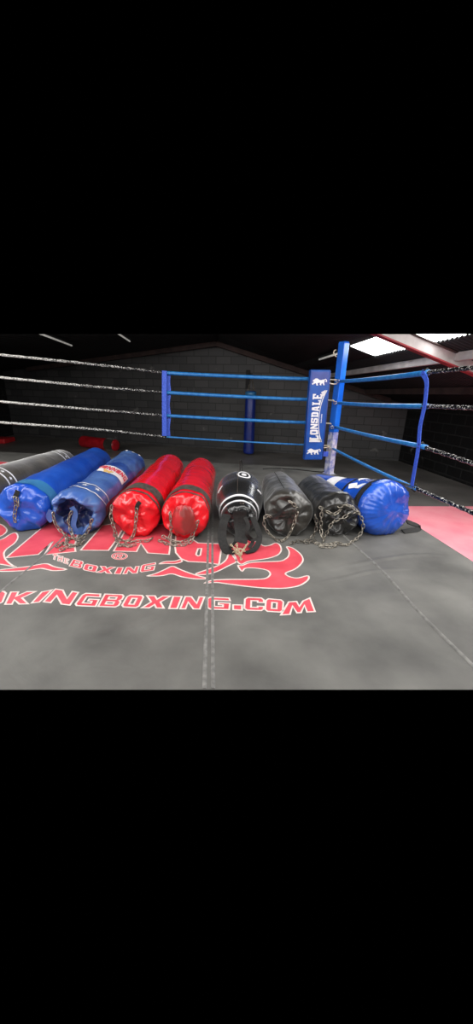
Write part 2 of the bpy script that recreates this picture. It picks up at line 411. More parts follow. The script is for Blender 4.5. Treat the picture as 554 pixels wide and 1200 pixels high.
mk('seam', *seamstrip([(-1.2, yc(-1.2), 0), (-1.18, 1.8, 0), (-1.14, 2.4, 0), (-1.14, 4, 0), (-1.15, YB_-.05, 0)], .008), M_seam, canvas)
# long raised creases of slack canvas
def crease(P, wd, h):
    P = smoothpath(g0(P), .04); V, F = [], []; n = len(P)
    for i, p in enumerate(P):
        t = (P[min(i+1, n-1)]-P[max(i-1, 0)]).normalized(); s = t.cross(ez); e = math.sin(PI*i/(n-1))**.6
        for k in range(7):
            a = -1+k/3; V.append(p+s*(wd*a)+ez*(.0004+h*e*(.5+.5*math.cos(PI*a))))
    for i in range(n-1):
        for k in range(6): F.append((i*7+k, i*7+k+1, i*7+8+k, i*7+7+k))
    return V, F
for P, wd, h in (([(366, 684), (400, 678), (440, 669), (490, 666)], .03, .006), ([(380, 668), (415, 662), (450, 655), (500, 650), (545, 655)], .035, .007),
                 ([(290, 740), (330, 738), (400, 752)], .05, .004), ([(60, 772), (110, 748), (160, 735), (205, 716)], .05, .0035)):
    mk('crease', *crease(P, wd, h), M_canvas, canvas)

# printed writing and flames (lying on the canvas)
def prnt(name, loops_px, wd, holefill=False, mr=M_red_print, mw=M_white_print, z=.0012):
    loops = [[(v.x, v.y) for v in (gz(*p) for p in lp)] for lp in loops_px]
    a = fill2d(loops, lambda x, y: Vector((x, y, z)))
    o = mk(name, *a, mr, canvas, smooth=False)
    mk('white_outline', *join([outline([Vector((x, y, z+.0008)) for x, y in lp], wd, ez) for lp in loops]), mw, canvas, smooth=False)
    return o
def letter(ch, q, wd):
    for gl in GL[ch]:
        f = bil(q); prnt('printed_letter', [[(f(x, y).x, f(x, y).y) for x, y in lp] for lp in gl], wd)
for ch, q in (
    ('O', [(-16, 692.5), (8, 693.5), (2, 708), (-22, 707)]), ('K', [(13, 694), (42, 693.5), (33, 708), (6, 708.5)]),
    ('I', [(49, 694), (61, 691.5), (46, 706), (37, 707)]), ('N', [(65, 690.5), (92, 694.5), (82, 709.5), (51, 705.5)]),
    ('G', [(98, 695.5), (119, 696.5), (112, 711), (87, 710)]), ('B', [(123, 696.5), (146, 697.3), (138, 711.8), (115, 711)]),
    ('O', [(150, 697.5), (169, 698.2), (162, 712.5), (142, 711.6)]), ('X', [(172, 698.4), (200, 698.8), (192, 713), (166, 712.6)]),
    ('I', [(203, 699), (213, 699.3), (207.5, 713.6), (198, 713.4)]), ('N', [(217, 699.3), (239.5, 699.8), (234, 714), (211, 713.8)]),
    ('G', [(243, 700), (270, 701.2), (268.5, 714.8), (243, 714)]), ('.', [(273, 709), (283.5, 709.3), (283.5, 715.3), (273, 714.8)]),
    ('C', [(287, 700.3), (309, 701.2), (309, 716), (286, 715.2)]), ('O', [(311.5, 701.8), (332, 703.6), (331, 717.8), (310.5, 716.6)]),
    ('M', [(337, 703), (364, 701), (369.5, 718.8), (329, 721)])): letter(ch, q, .010)
for ch, q in (
    ('T', [(62.5, 649.5), (67.5, 650), (66, 657), (61, 655)]), ('H', [(68.5, 651), (74, 652.5), (73, 659), (67.5, 657.5)]), ('E', [(75.5, 654), (81, 655.5), (79.5, 661.5), (74.5, 660)]),
    ('B', [(86, 655.5), (98, 658.5), (95, 666.5), (81, 663.5)]), ('O', [(100, 660.7), (115, 663.6), (112, 671), (97, 668)]),
    ('X', [(117.5, 663.6), (135.5, 665), (131, 672.6), (112.5, 671)]), ('I', [(138, 665.2), (144.5, 665.3), (141, 673), (134, 672.7)]),
    ('N', [(148, 665), (163, 663.8), (160.5, 672), (144, 673)]), ('G', [(166, 662.3), (183, 659.3), (180, 668.5), (164, 671)])): letter(ch, q, .007)
def oval(cx, cy, rx, ry, n=24): return [(cx+rx*math.cos(2*PI*i/n), cy+ry*math.sin(2*PI*i/n)) for i in range(n)]
prnt('registered_mark', [oval(140, 652, 9.5, 4.2), oval(140, 652, 7.4, 3.0)], .004)
for ch, q in (('R', [(135.5, 650), (144, 650), (143, 654.3), (134, 654.2)]),): letter(ch, q, .004)
PR = {
 'K1': [[(7, 654), (45, 622), (60, 610), (104, 604), (92, 622), (87.5, 640), (88.5, 646.6), (52, 650.5), (62, 634.5), (45, 650)]],
 'I1': [[(94.5, 645), (120, 616), (148, 612), (137, 632), (127, 645.3)]],
 'N1': [[(133, 646), (139, 636), (150, 616), (202, 614), (199, 643), (198, 650), (173, 648.3), (165, 637), (160, 646.7)]],
 'G1': [[(205, 640), (206, 648), (212, 655), (220.5, 658.4), (240, 659.3), (256.5, 661.8), (259, 645), (259.5, 637.5), (232, 636.5), (215, 626), (206, 628)], [(232, 643), (229.5, 650), (232, 651.8), (234.7, 650.8), (236, 643)]],
}
for k, lp in PR.items(): prnt('printed_letter', lp, .012)
FL = [
 [(170, 675.5), (181, 673), (193.5, 667.5), (202, 663), (211.5, 668), (228, 674), (246, 678.6), (229.6, 679), (213, 676.5), (201, 672), (190, 675.3)],
 [(185, 661.5), (193, 658), (205, 658), (212, 655.5), (214, 658.5), (205, 661), (194, 660.5)],
 [(226, 673.4), (242, 668), (258.5, 662), (265.7, 655.7), (267.5, 648.5), (275, 650), (277.5, 659), (270, 662), (255, 670), (242, 673.8)],
 [(283.5, 671), (277.5, 662), (283, 663.5), (292, 659.3), (314, 658.4), (330, 658), (338, 653), (339, 646), (334.5, 640.3), (343, 642), (353, 650), (355.8, 657.5), (347, 667), (332.7, 672), (338, 676), (348, 678.3), (362, 674), (361.5, 680), (351, 687), (333.6, 690), (310, 689.6), (286.7, 687.3), (265, 684.3), (252, 682.5), (237, 684.3), (248, 680), (265, 679.2), (306.5, 679.2), (313.7, 677.3), (317.3, 672.8), (313.7, 668.3), (301, 666), (286.7, 665.6)],
 [(279, 660), (283, 662), (290, 658), (299, 656.8), (315.5, 654.5), (326.4, 650.5), (330, 645), (328, 638.5), (322.8, 636), (316, 639.5), (309, 640.5), (303, 636), (290, 632), (272, 635), (270, 648)],
 [(-4, 668.3), (21.7, 665.5), (36, 663.7), (55, 660), (63, 664.6), (82, 667.7), (63, 669.5), (54, 667.3), (48, 666), (32.5, 668.8), (11, 670), (-4, 669.8)],
 [(-24, 640), (3, 632.5), (12, 626), (19, 624), (21.7, 629.5), (18, 636.5), (7, 644), (4, 649), (6.5, 656.5), (14.5, 663), (21, 665.5), (0, 661), (-24, 660)],
 [(-24, 628), (0, 630), (10, 622), (2, 614), (-24, 610)],
 [(-24, 541), (6, 541), (19, 544), (10, 550), (-24, 553)],
]
for lp in FL: prnt('printed_flame', [chaikin(lp, 2)], .011)

# pink and red mats on the lower floor
o = mk('gym_mat', *wbox(1.97, 5.05, .7, 4.80, LF, LF+.025), M_pinkmat, smooth=False, origin=(3.5, 3.3, LF)); bevel(o, .008)
tag(o, 'large faded pink floor mat beside the right edge of the ring', 'floor mat')
p = gz(2, 519, LF)
o = mk('folded_mat', *obox(p+Vector((-.02, .1, .07)), ex, ey, ez, .22, .3, .07), M_redmat, smooth=False, origin=p); bevel(o, .03, 3)
tag(o, 'low red mat lying far back at the left edge', 'floor mat')

# ------------------------------------------------------------------ ropes
def worn_glint_rope(name, glint_left):
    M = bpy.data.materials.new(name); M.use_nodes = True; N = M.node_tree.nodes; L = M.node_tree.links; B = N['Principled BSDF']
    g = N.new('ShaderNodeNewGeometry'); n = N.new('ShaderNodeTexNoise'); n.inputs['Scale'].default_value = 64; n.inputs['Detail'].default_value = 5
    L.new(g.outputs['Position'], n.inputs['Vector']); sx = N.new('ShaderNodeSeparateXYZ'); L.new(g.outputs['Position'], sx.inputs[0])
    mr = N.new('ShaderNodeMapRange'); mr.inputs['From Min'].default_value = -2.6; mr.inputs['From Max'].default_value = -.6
    mr.inputs['To Min'].default_value = .16 if glint_left else -.02; mr.inputs['To Max'].default_value = -.03 if glint_left else -.02; L.new(sx.outputs['X'], mr.inputs['Value'])  # denser white flecks towards the left paint in the tape's glint, over wear
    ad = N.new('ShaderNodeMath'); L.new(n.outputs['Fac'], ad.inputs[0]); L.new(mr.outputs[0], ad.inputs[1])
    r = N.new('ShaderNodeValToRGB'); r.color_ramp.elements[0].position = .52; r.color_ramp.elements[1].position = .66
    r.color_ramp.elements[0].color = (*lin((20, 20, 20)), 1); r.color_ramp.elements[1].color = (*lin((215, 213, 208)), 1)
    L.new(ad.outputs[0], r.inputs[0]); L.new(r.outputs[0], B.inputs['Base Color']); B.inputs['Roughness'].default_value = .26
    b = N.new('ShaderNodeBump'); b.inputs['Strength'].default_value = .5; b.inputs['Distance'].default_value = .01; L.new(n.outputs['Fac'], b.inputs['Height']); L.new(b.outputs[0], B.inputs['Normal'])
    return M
M_rope = worn_glint_rope('black_taped_rope', False); M_ropeL = worn_glint_rope('worn_glint_taped_rope', True)
YR = 4.98; XRp = 1.815
postx, posty = 1.815, 4.98
def rope_back(pts, r, lab):
    P = [gy(x, y, YR) for x, y in pts]       # left ... strap, pad
    root = empty('ring_rope', P[0], lab, 'rope', 'ropes along the back of the ring')
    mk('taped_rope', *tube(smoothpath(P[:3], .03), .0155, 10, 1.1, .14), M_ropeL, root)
    B = line(P[2], P[3], 40, .006); o = mk('blue_sleeve', *tube(B, r, 12), M_blue, root)
    mk('turnbuckle', *join([tube([P[3], P[3].lerp(Vector((postx, YR-.05, P[3].z)), .8), Vector((postx-.07, YR-.05, P[3].z-.005))], .011, 8)]), M_tan, root)
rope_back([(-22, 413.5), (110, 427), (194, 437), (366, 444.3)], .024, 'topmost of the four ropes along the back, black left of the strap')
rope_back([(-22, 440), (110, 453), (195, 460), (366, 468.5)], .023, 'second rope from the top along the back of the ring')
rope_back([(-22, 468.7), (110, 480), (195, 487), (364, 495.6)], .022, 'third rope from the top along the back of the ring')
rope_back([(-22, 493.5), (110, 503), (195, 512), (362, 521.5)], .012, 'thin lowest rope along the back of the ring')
def rope_side(y0, strap, edge, r, lab, z0):
    root = empty('ring_rope', (XRp, posty, z0), lab, 'rope', 'ropes along the right side of the ring')
    p0 = Vector((postx-.0, posty-.075, z0)); p1 = gx(*strap, XRp); p2 = gx(*edge, XRp); p3 = p2+(p2-p1)*3.2
    mk('blue_sleeve', *tube(line(p0, p1+(p0-p1)*-.03, 40, .01), r, 12), M_blue, root)
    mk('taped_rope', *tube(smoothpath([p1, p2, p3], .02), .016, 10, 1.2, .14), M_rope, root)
    return p1
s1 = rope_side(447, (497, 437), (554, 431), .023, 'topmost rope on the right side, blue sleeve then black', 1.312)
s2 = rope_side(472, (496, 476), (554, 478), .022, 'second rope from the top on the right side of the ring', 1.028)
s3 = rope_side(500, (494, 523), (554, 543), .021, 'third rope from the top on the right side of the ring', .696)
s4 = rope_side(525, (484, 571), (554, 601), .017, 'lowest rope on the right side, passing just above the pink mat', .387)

# spreader straps
t = empty('rope_spreader', gy(192, 513, YR), 'blue webbing strap tying the back ropes together left of centre', 'rope strap')
P = [gy(x, y, YR-.028) for x, y in ((192.6, 434.5), (192.4, 460), (192.5, 487), (192.6, 513.5))]
mk('front_strap', *ribbon(smoothpath(P, .05), .062, .006, ex), M_strap, t, smooth=False)
P = [gy(x, y, YR+.03) for x, y in ((197.8, 437), (197, 448), (198, 460), (196.6, 474), (198, 487), (196.8, 500), (197.5, 511))]
mk('back_strap', *ribbon(smoothpath(P, .04), .05, .006, ex), M_strap, t, smooth=False)
t = empty('rope_spreader', s4, 'bowed blue webbing strap tying the right side ropes together', 'rope strap')
P = [gx(x, y, XRp-.026) for x, y in ((494, 436), (499.5, 446), (499, 460), (497, 477), (492, 500), (490, 524), (486, 548), (482, 571))]
mk('front_strap', *ribbon(smoothpath(P, .04), .045, .006, ey), M_strap, t, smooth=False)
V, F = [], []
for q_ in (tube([q+Vector((-.03, .0, .012)), q+Vector((0, 0, .034)), q+Vector((.03, 0, 0)), q+Vector((0, 0, -.032)), q+Vector((-.03, 0, -.01))], .007, 6) for q in (s1+ey*-.03, s2+ey*-.02, s3, s4+ey*-.03)):
    mk('black_tie', *q_, M_web, t)

# corner post
t = empty('corner_post', (postx, posty, 0), 'tall square blue steel ring post behind the corner pad, worn pale near its foot', 'ring post')
def sq(hw, z0, z1, rot=.5, n=1):
    a = Vector((math.cos(rot), math.sin(rot), 0)); b = Vector((-math.sin(rot), math.cos(rot), 0))
    return obox((postx, posty, (z0+z1)/2), a, b, ez, hw, hw, (z1-z0)/2)
bevel(mk('column', *sq(.052, .62, 1.80), M_post, t, smooth=False), .008)
o = bevel(mk('column_foot', *sq(.0525, .012, .62), M_postworn, t, smooth=False), .008); o['label'] = 'worn pale lower column'
bevel(mk('base_plate', *sq(.066, 0, .012), M_postworn, t, smooth=False), .003)
bevel(mk('cap', *sq(.050, 1.80, 1.812), M_post, t, smooth=False), .006)
P = [gy(x, y, posty-.07) for x, y in ((393.5, 410), (391.5, 411), (390.8, 414), (392, 416.5), (394.5, 418.5))]
mk('hook', *tube(smoothpath(P, .01), .006, 8), M_tan, t)
for z in (1.312, 1.028, .696, .387):
    c = Vector((postx-.06, posty-.085, z)); mk('turnbuckle_eye', *tube([c+Vector((.024*math.cos(a), 0, .018*math.sin(a))) for a in [2*PI*i/10 for i in range(11)]], .006, 6), M_steel, t)

# corner pad
t = empty('corner_pad', (1.45, 4.7, .27), 'tall blue padded corner cushion with white lion emblems and white lettering', 'corner pad')
TLp, TRp, BLp, BRp = [gy(*q, 4.70) for q in ((364.3, 433), (387.3, 433.2), (356, 537.5), (378, 540.5))]
c = (TLp+TRp+BLp+BRp)/4; pu = ((TLp+TRp)-(BLp+BRp)).normalized(); pr_ = ((TRp+BRp)-(TLp+BLp)); pr_ = (pr_-pu*pr_.dot(pu)).normalized(); pn = pr_.cross(pu)  # away from ring centre
if pn.y < 0: pn = -pn
PW = (((TRp-TLp).length)+((BRp-BLp).length))/4; PH = (((TLp-BLp).length)+((TRp-BRp).length))/4
bevel(mk('cushion', *obox(c+pn*.045, pr_, pu, pn, PW, PH, .045), M_pad, t, smooth=False), .016, 3)
o = mk('faded_panel', *obox(c+pu*(PH*.82)-pn*.0015, pr_, pu, pn, PW*.86, PH*.13, .0015), M_padtop, t, smooth=False)
mk('piping', *join([tube([c-pn*.001+pr_*(s*PW*.965)-pu*PH*.97, c-pn*.001+pr_*(s*PW*.965)+pu*PH*.97], .005, 6) for s in (-1, 1)]), M_padtop, t)
def padpt(a, b, e=.004): return c+pr_*(a*PW)+pu*(b*PH)-pn*e       # a: -1..1 across, b: -1..1 up
# lettering reads upward: word x -> up, glyph y -> towards the left of the pad
word = 'LONSDALE'; b0, b1 = -.545, .50
wd_ = [1.0]*8; x = b0; stepb = (b1-b0)/8
for i, ch in enumerate(word):
    xa = b0+i*stepb+.008; xb = xa+stepb-.016
    def base(b):   # arched underside: the word is deeper at both ends
        u = (b-(b0+b1)/2)/((b1-b0)/2); return .12+.34*abs(u)**2.2
    top = -.62+.05*0
    for gl in GL[ch]:
        lp = [[(xa+(xb-xa)*gx_, gy_) for gx_, gy_ in densify(l, .25)] for l in gl]
        V, F = fill2d(lp, lambda q, h: padpt(-.60+(base(q)+.60)*(1-h), q))
        mk('printed_letter', V, F, M_white, t, smooth=False)
# swoosh bar under the word joining the first and last letters, and the small line below
def bar(w0, w1, ba, bb, n=24):
    V, F = [], []
    for i in range(n+1):
        b = ba+(bb-ba)*i/n; V += [padpt(base(b)+w0, b), padpt(base(b)+w1(b), b)]
    for i in range(n): F.append((2*i, 2*i+1, 2*i+3, 2*i+2))
    return V, F
mk('printed_bar', *bar(.07, lambda b: .125+.09*abs((b-(b0+b1)/2)/((b1-b0)/2))**3, b0-.03, b1+.07), M_white, t, smooth=False)
V = [padpt(-.60, b0-.03), padpt(.62, b0-.03), padpt(.70, b0+.03), padpt(-.60, b0+.025)]
mk('printed_bar', V, [(0, 1, 2, 3)], M_white, t, smooth=False)
V = [padpt(.2, b1+.03), padpt(.60, b1+.075), padpt(.72, b1+.06), padpt(.44, b1-.05)]
mk('printed_bar', V, [(0, 1, 2, 3)], M_white, t, smooth=False)
for i, ch in enumerate('LONDON'):
    xa = -.14+i*.034
    for gl in GL[ch]:
        V, F = fill2d([[(xa+.028*a, h) for a, h in l] for l in gl], lambda q, h: padpt(.42+.10*(1-h), q))
        mk('printed_letter', V, F, M_white, t, smooth=False)
LION = [(.0, .62), (.06, .78), (.14, .84), (.2, .97), (.34, 1), (.46, .9), (.56, .78), (.72, .76), (.84, .84), (.96, .8), (1.0, .62), (.95, .42), (.98, .2), (1.02, .06), (.9, .04), (.88, .22), (.8, .34), (.72, .2), (.76, .06), (.64, .03), (.6, .2), (.62, .38), (.5, .38), (.42, .3), (.44, .12), (.5, .02), (.34, .0), (.32, .22), (.24, .34), (.16, .22), (.06, .26), (.1, .12), (.02, .1), (-.04, .26), (.06, .4), (.14, .46), (.08, .52)]
TAIL = [(.93, .72), (1.04, .86), (1.1, .74), (1.06, .56), (1.13, .46), (1.18, .6), (1.15, .82), (1.05, .96), (.93, .86)]
for bb, hh in ((.745, .135), (-.80, .13)):
    for nm, pl in (('lion_emblem', LION), ('lion_emblem', TAIL)):
        V, F = fill2d([pl], lambda a, h: padpt(-.74+a*1.22, bb-hh*.55+h*hh*1.1, .0045))
        mk(nm, V, F, M_white, t, smooth=False)
for zz in (1.28, .42):
    mk('pad_tie', *tube(line((1.62, 4.80, zz), (postx-.06, posty-.06, zz), 6, .01), .008, 8), M_tan, t)
mk('tie_tab', *obox(gy(381.5, 532, 4.76), ex, ey, ez, .035, .004, .035), M_strap, t, smooth=False)

# ------------------------------------------------------------------ heavy bags
def vinyl(name, c1, c2, sheen=0, **kw):
    M = vinyl0(name, c1, c2, **kw); B = M.node_tree.nodes['Principled BSDF']
    B.inputs['Sheen Weight'].default_value = sheen; B.inputs['Sheen Roughness'].default_value = .35; return M
def vinyl0(name, c1, c2, rough=.3, bump=.35, bscale=9, scale=4, lo=.3, hi=.7, coat=.5):
    return mat(name, c1, c2, rough=rough, scale=scale, bump=bump, bscale=bscale, coat=coat, lo=lo, hi=hi, detail=6)
class Bag:
    def __init__(s, name, front, r0, back, r1, label, prof=None, amp=.006, fold=.012, folds=4, capf=.07, capb=.07, seed=0, pleat=0, expf=.42, expb=.5, wr=.0, recess=0, droop=0, wide=1):
        s.wide = wide
        s.recess = recess; s.droop = droop
        """front/back: centres of the two ends; r0, r1: radii"""
        s.A = Vector(front); s.B = Vector(back); s.L = (s.B-s.A).length; s.a = (s.B-s.A).normalized()
        s.side = s.a.cross(ez).normalized(); s.up = s.side.cross(s.a).normalized()
        s.r0, s.r1, s.prof, s.amp, s.fold, s.folds, s.capf, s.capb, s.seed, s.pleat = r0, r1, prof, amp, fold, folds, capf, capb, seed, pleat
        s.expf, s.expb, s.wr = expf, expb, wr
        base = Vector(((s.A.x+s.B.x)/2, (s.A.y+s.B.y)/2, 0))
        s.root = empty(name, base, label, 'punch bag')
    def rad(s, d):
        t = d/s.L
        if s.prof:
            for (t0, q0), (t1, q1) in zip(s.prof, s.prof[1:]):
                if t <= t1:
                    u = (t-t0)/(t1-t0); u = u*u*(3-2*u); return q0+(q1-q0)*u
            return s.prof[-1][1]
        return s.r0+(s.r1-s.r0)*t
    def pt(s, d, ph, off=0.0, k=1.0):
        """d along from the front, ph around (0 = right side, pi/2 = top), k cap factor 0..1"""
        r = s.rad(d)*k+off
        dirv = s.side*(math.cos(ph)*s.wide)+s.up*math.sin(ph); S = Vector((s.seed*3.1, s.seed*1.7, s.seed*.9))
        n = noise.noise(Vector((math.cos(ph)*1.4, math.sin(ph)*1.4, d*3.2))+S)
        n2 = noise.noise(Vector((math.cos(ph)*3.2, math.sin(ph)*3.2, d*9))+S*2)
        ft = max(0, 1-d/.30)
        r += (n*s.amp+n2*s.amp*.35*(1+2*ft))*k
        if s.wr:   # ring wrinkles from sagging filling
            r += s.wr*k*math.sin(d*42+3*n)*max(0, n2+.35)
        if s.pleat and d < .16: r += s.pleat*math.sin(ph*34)*max(0, 1-d/.13)*k
        q = Vector((math.cos(ph)*k, math.sin(ph)*k, 0)); near = max(0, 1-max(0, d-.02)/.12) if d < .3 else 0
        fb = noise.noise(q*s.folds*.45+S)+.45*abs(noise.noise(q*s.folds*1.0+S*2))-.12+.25*noise.noise(Vector((math.cos(ph)*s.folds*.7, math.sin(ph)*s.folds*.7, 3))+S)*k
        dd = d+s.fold*fb*near+(s.recess*(1-min(1, k*1.15)**3) if s.recess and d < s.capf else 0)-s.droop*k*max(0, math.sin(ph))*max(0, 1-d/.3)
        p = s.A+s.a*dd+dirv*r
        lim = .004+off*.3
        if p.z < lim+.02:      # flattened where it rests on the canvas
            p.z = lim+max(0, (p.z-lim))*.25 if p.z > lim else lim
        return p
    def body(s, M, nu=72, nv=64, inner=None):
        rings = []
        for i in range(14):
            th = PI/2*(i/13); rings.append((s.capf*(1-math.cos(th)**1.0), math.sin(th)**s.expf if i else 0))
        for i in range(1, nv): rings.append((s.capf+(s.L-s.capf-s.capb)*i/nv, 1))
        for i in range(14):
            th = PI/2*(1-i/13); rings.append((s.L-s.capb*(1-math.cos(th)), math.sin(th)**s.expb if i < 13 else 0))
        # refine the flat of the caps
        full = []
        for j, (d, k) in enumerate(rings):
            if j == 0: full += [(d-.002, .02), (d, .1), (d, .18), (d, .26), (d, .34), (d, .42)]
            elif k < .42: continue
            else: full.append((d, k))
        full += [(s.L, .25), (s.L, .02)]
        V, F = [], []
        for d, k in full:
            for u in range(nu): V.append(s.pt(d, 2*PI*u/nu, 0, k))
        for i in range(len(full)-1):
            for u in range(nu): F.append((i*nu+u, i*nu+(u+1) % nu, (i+1)*nu+(u+1) % nu, (i+1)*nu+u))
        F.append(tuple(range(nu))[::-1]); F.append(tuple((len(full)-1)*nu+u for u in range(nu)))
        s.b = mk('bag_body', V, F, M, s.root)
        if inner:
            s.b.data.materials.append(inner)
            for p in s.b.data.polygons:
                if (p.center+rootloc(s.root)-s.A).dot(s.a) < s.capf+.05 and p.index < 8*nu: p.material_index = 1
        return s.b
    def band(s, d0, d1, M, off=.003, name='band', p0=0, p1=2*PI, nu=72, nv=8, wob=0, label=None):
        V, F = [], []; full = abs(p1-p0-2*PI) < 1e-6
        cols = nu if full else nu+1
        for i in range(nv+1):
            for u in range(cols):
                ph = p0+(p1-p0)*u/nu; d = d0+(d1-d0)*i/nv+wob*math.sin(ph*2+s.seed)
                k = 1.0
                if d < s.capf: k = math.sin(math.acos(max(0, 1-d/s.capf)))**s.expf
                V.append(s.pt(d, ph, off, k))
        for i in range(nv):
            for u in range(nu):
                a = i*cols+u; b = i*cols+(u+1) % cols; F.append((a, b, b+cols, a+cols))
        o = mk(name, V, F, M, s.root)
        if label: o['label'] = label
        return o
    def decal(s, name, loops, M, off=.0045):
        """loops in (around metres from top, along metres)"""
        def f(x, y):
            rr = s.rad(y); return s.pt(y, PI/2-x/rr, off)
        lp = [densify(l, .018) for l in loops]
        V, F = fill2d(lp, f); return mk(name, V, F, M, s.root, smooth=False)
    def fp(s, x, y, gap=.03):
        """a point in front of the near end, on that line of sight, or on the canvas"""
        d = ray(x, y); P0 = s.A-s.a*gap; t = (P0-EYE).dot(s.a)/d.dot(s.a); p = EYE+d*t
        return p if p.z > .012 else gz(x, y, .012)
    def onbody(s, x, y, gap=.012):
        d = ray(x, y).normalized(); o = EYE-s.A; # ray vs cylinder
        dv = d-s.a*d.dot(s.a); ov = o-s.a*o.dot(s.a); rr = s.r0+gap
        A_ = dv.dot(dv); B_ = 2*dv.dot(ov); C_ = ov.dot(ov)-rr*rr; D_ = B_*B_-4*A_*C_
        if D_ > 0:
            t = (-B_-math.sqrt(D_))/(2*A_); p = EYE+d*t; k = (p-s.A).dot(s.a)
            if k > 0: return p
        return s.fp(x, y, gap)
    def chain(s, pts, M=None, gap=.03, name='chain', **kw):
        P = [s.onbody(x, y, gap) if len(q) == 0 else s.onbody(x, y, gap) for x, y, *q in pts]
        P = [p if p.z > .012 else Vector((p.x, p.y, .012)) for p in P]
        return mk(name, *chain(P, **kw), M or M_steel, s.root)
    def strap(s, pts, wd=.03, M=None, gap=.015, name='hanging_strap', wdir=None):
        P = [s.onbody(x, y, gap) for x, y in pts]; P = [p if p.z > .01 else Vector((p.x, p.y, .01)) for p in P]
        P = smoothpath(P, .015); 
        return mk(name, *ribbon(P, wd, .004, wdir or s.side), M or M_web, s.root, smooth=False)

def star(cx, cy, r):
    return [(cx+(r if i % 2 == 0 else r*.42)*math.cos(PI/2+i*PI/5), cy+(r if i % 2 == 0 else r*.42)*math.sin(PI/2+i*PI/5)) for i in range(10)]
def ctr(px, py, r): p = gz(px, py, r); return Vector((p.x, p.y, r-.004))
def bk(px, py, r, cap=.05):      # far end from the pixel of its top edge
    p = gz(px, py, 2*r-.01); return Vector((p.x, p.y+cap, r-.004))

V_black = vinyl('black_vinyl', (22, 22, 23), (38, 37, 36), sheen=.25, rough=.33, bump=.5, bscale=8)
V_blackgloss = vinyl('glossy_black_vinyl', (16, 16, 17), (26, 26, 27), sheen=.3, rough=.25, bump=.25, bscale=12)
V_blackworn = vinyl('worn_black_vinyl', (34, 33, 31), (62, 59, 54), sheen=.3, rough=.36, bump=.55, bscale=7)
V_blackgrey = vinyl('scuffed_black_vinyl', (46, 43, 38), (88, 82, 72), sheen=1.0, rough=.33, bump=.3, bscale=9)
V_blue = vinyl('blue_vinyl', (14, 66, 174), (40, 96, 206), rough=.3, bump=.3, bscale=6)
V_bluedark = vinyl('faded_navy_vinyl', (20, 56, 142), (88, 124, 186), rough=.34, bump=.45, bscale=8)
V_red = vinyl('red_vinyl', (214, 10, 24), (238, 26, 40), rough=.27, bump=.45, bscale=8)
V_redcap = vinyl('red_vinyl_end', (186, 20, 30), (224, 44, 54), rough=.32, bump=.5, bscale=10)
V_redworn = vinyl('worn_brown_patch', (132, 44, 40), (190, 34, 42), rough=.34, bump=.5, scale=9, lo=.42, hi=.6)
V_olive = mat('grey_webbing_collar', (58, 50, 46), (86, 76, 70), rough=.6, scale=30, bump=.2, bscale=60)
V_teal = vinyl('teal_faded_vinyl', (40, 108, 168), (66, 132, 180), rough=.4, bump=.2)
V_maroon = vinyl('maroon_vinyl', (120, 24, 52), (150, 40, 66), rough=.35)
V_lightblue = vinyl('pale_blue_vinyl', (84, 124, 190), (120, 154, 206), rough=.4)
V_navydark = vinyl('navy_recess_shade', (12, 22, 60), (22, 40, 96), rough=.4)  # shade of the open end's recess painted in as darker navy
V_gold = mat('yellow_print', (220, 180, 110), rough=.5)

# 1 far left, black with white bands
b = Bag('punch_bag', (-2.10, 2.62, .196), .2, bk(73, 527, .19), .19, 'scuffed black punch bag with white bands and stars, leftmost in the row', seed=1, capb=.09, expb=.7)
b.body(V_blackgrey)
for d0 in (.62, .72): b.band(d0, d0+.018, M_white, name='white_band')
for k in range(5): b.decal('white_star', [star(-.16+.09*k, .68, .022)], M_white)
for d0 in (b.L-.30, b.L-.20): b.band(d0, d0+.016, M_white, name='white_band')
for k in range(6): b.decal('white_star', [star(-.2+.09*k, b.L-.235, .022)], M_white)

# 2 bright blue
b = Bag('punch_bag', ctr(23, 597, .195), .2, bk(113, 525, .185), .185, 'plain bright blue punch bag, second from the left, with a single hanging chain', seed=2, fold=.03, folds=5, amp=.01, capf=.09, capb=.09, expb=.7)
b.body(V_blue)
b.band(.09, .24, V_teal, name='collar_band', wob=.006, label='faded teal collar')
b.band(.0, .0, V_teal) if False else None
b.strap([(21, 575), (19, 580), (17, 585)], .035, gap=.008)
b.chain([(17, 582), (19, 592), (17, 603), (18, 614)], M_steel, .02); b.chain([(20, 583), (21, 591), (20, 598)], M_steel, .03)

# 3 navy with printed logo and stars
b = Bag('punch_bag', ctr(86, 604, .175), .165, bk(152, 529, .195), .2, 'navy and maroon punch bag with a red lettered white panel and sagging near end', seed=3, fold=.075, folds=7, amp=.016, recess=.12, droop=.10, capf=.08, capb=.09, expb=.7,
        prof=[(0, .175), (.06, .195), (.18, .18), (.4, .19), (1, .2)])
b.body(V_bluedark, inner=V_navydark)
b.band(.16, b.L-.16, V_maroon, p0=-1.35, p1=.12, nu=24, nv=60, off=.002, name='maroon_side')
for d0 in (.17, .29): b.band(d0, d0+.012, M_white, name='white_stripe', p0=.15, p1=PI-.15, nu=50, nv=2, wob=.02, off=.005)
for k in range(4): b.decal('white_star', [star(-.17+.1*k, .238+.0*k, .026)], M_white, off=.006)
b.band(.71, .95, M_white, name='logo_panel', p0=.30, p1=1.75, nu=40, nv=10, off=.004)
txt = 'WINNING'; 
V_ = []
for i, ch in enumerate(txt):
    x0 = -.062+i*.043
    for gl in GL[ch]: b.decal('printed_letter', [[(x0+.037*px, .80+.115*py) for px, py in l] for l in gl], M_red_print, off=.0065)
b.decal('printed_emblem', [[(.0, .80), (.02, .74), (.03, .70), (.055, .73), (.08, .69), (.085, .74), (.11, .77), (.08, .79), (.06, .775), (.03, .785)]], V_gold, off=.007)
for d0 in (1.18, b.L-.14): b.band(d0, d0+.010, V_lightblue, name='pale_stripe', p0=.1, p1=PI-.1, nu=50, nv=2, off=.005)
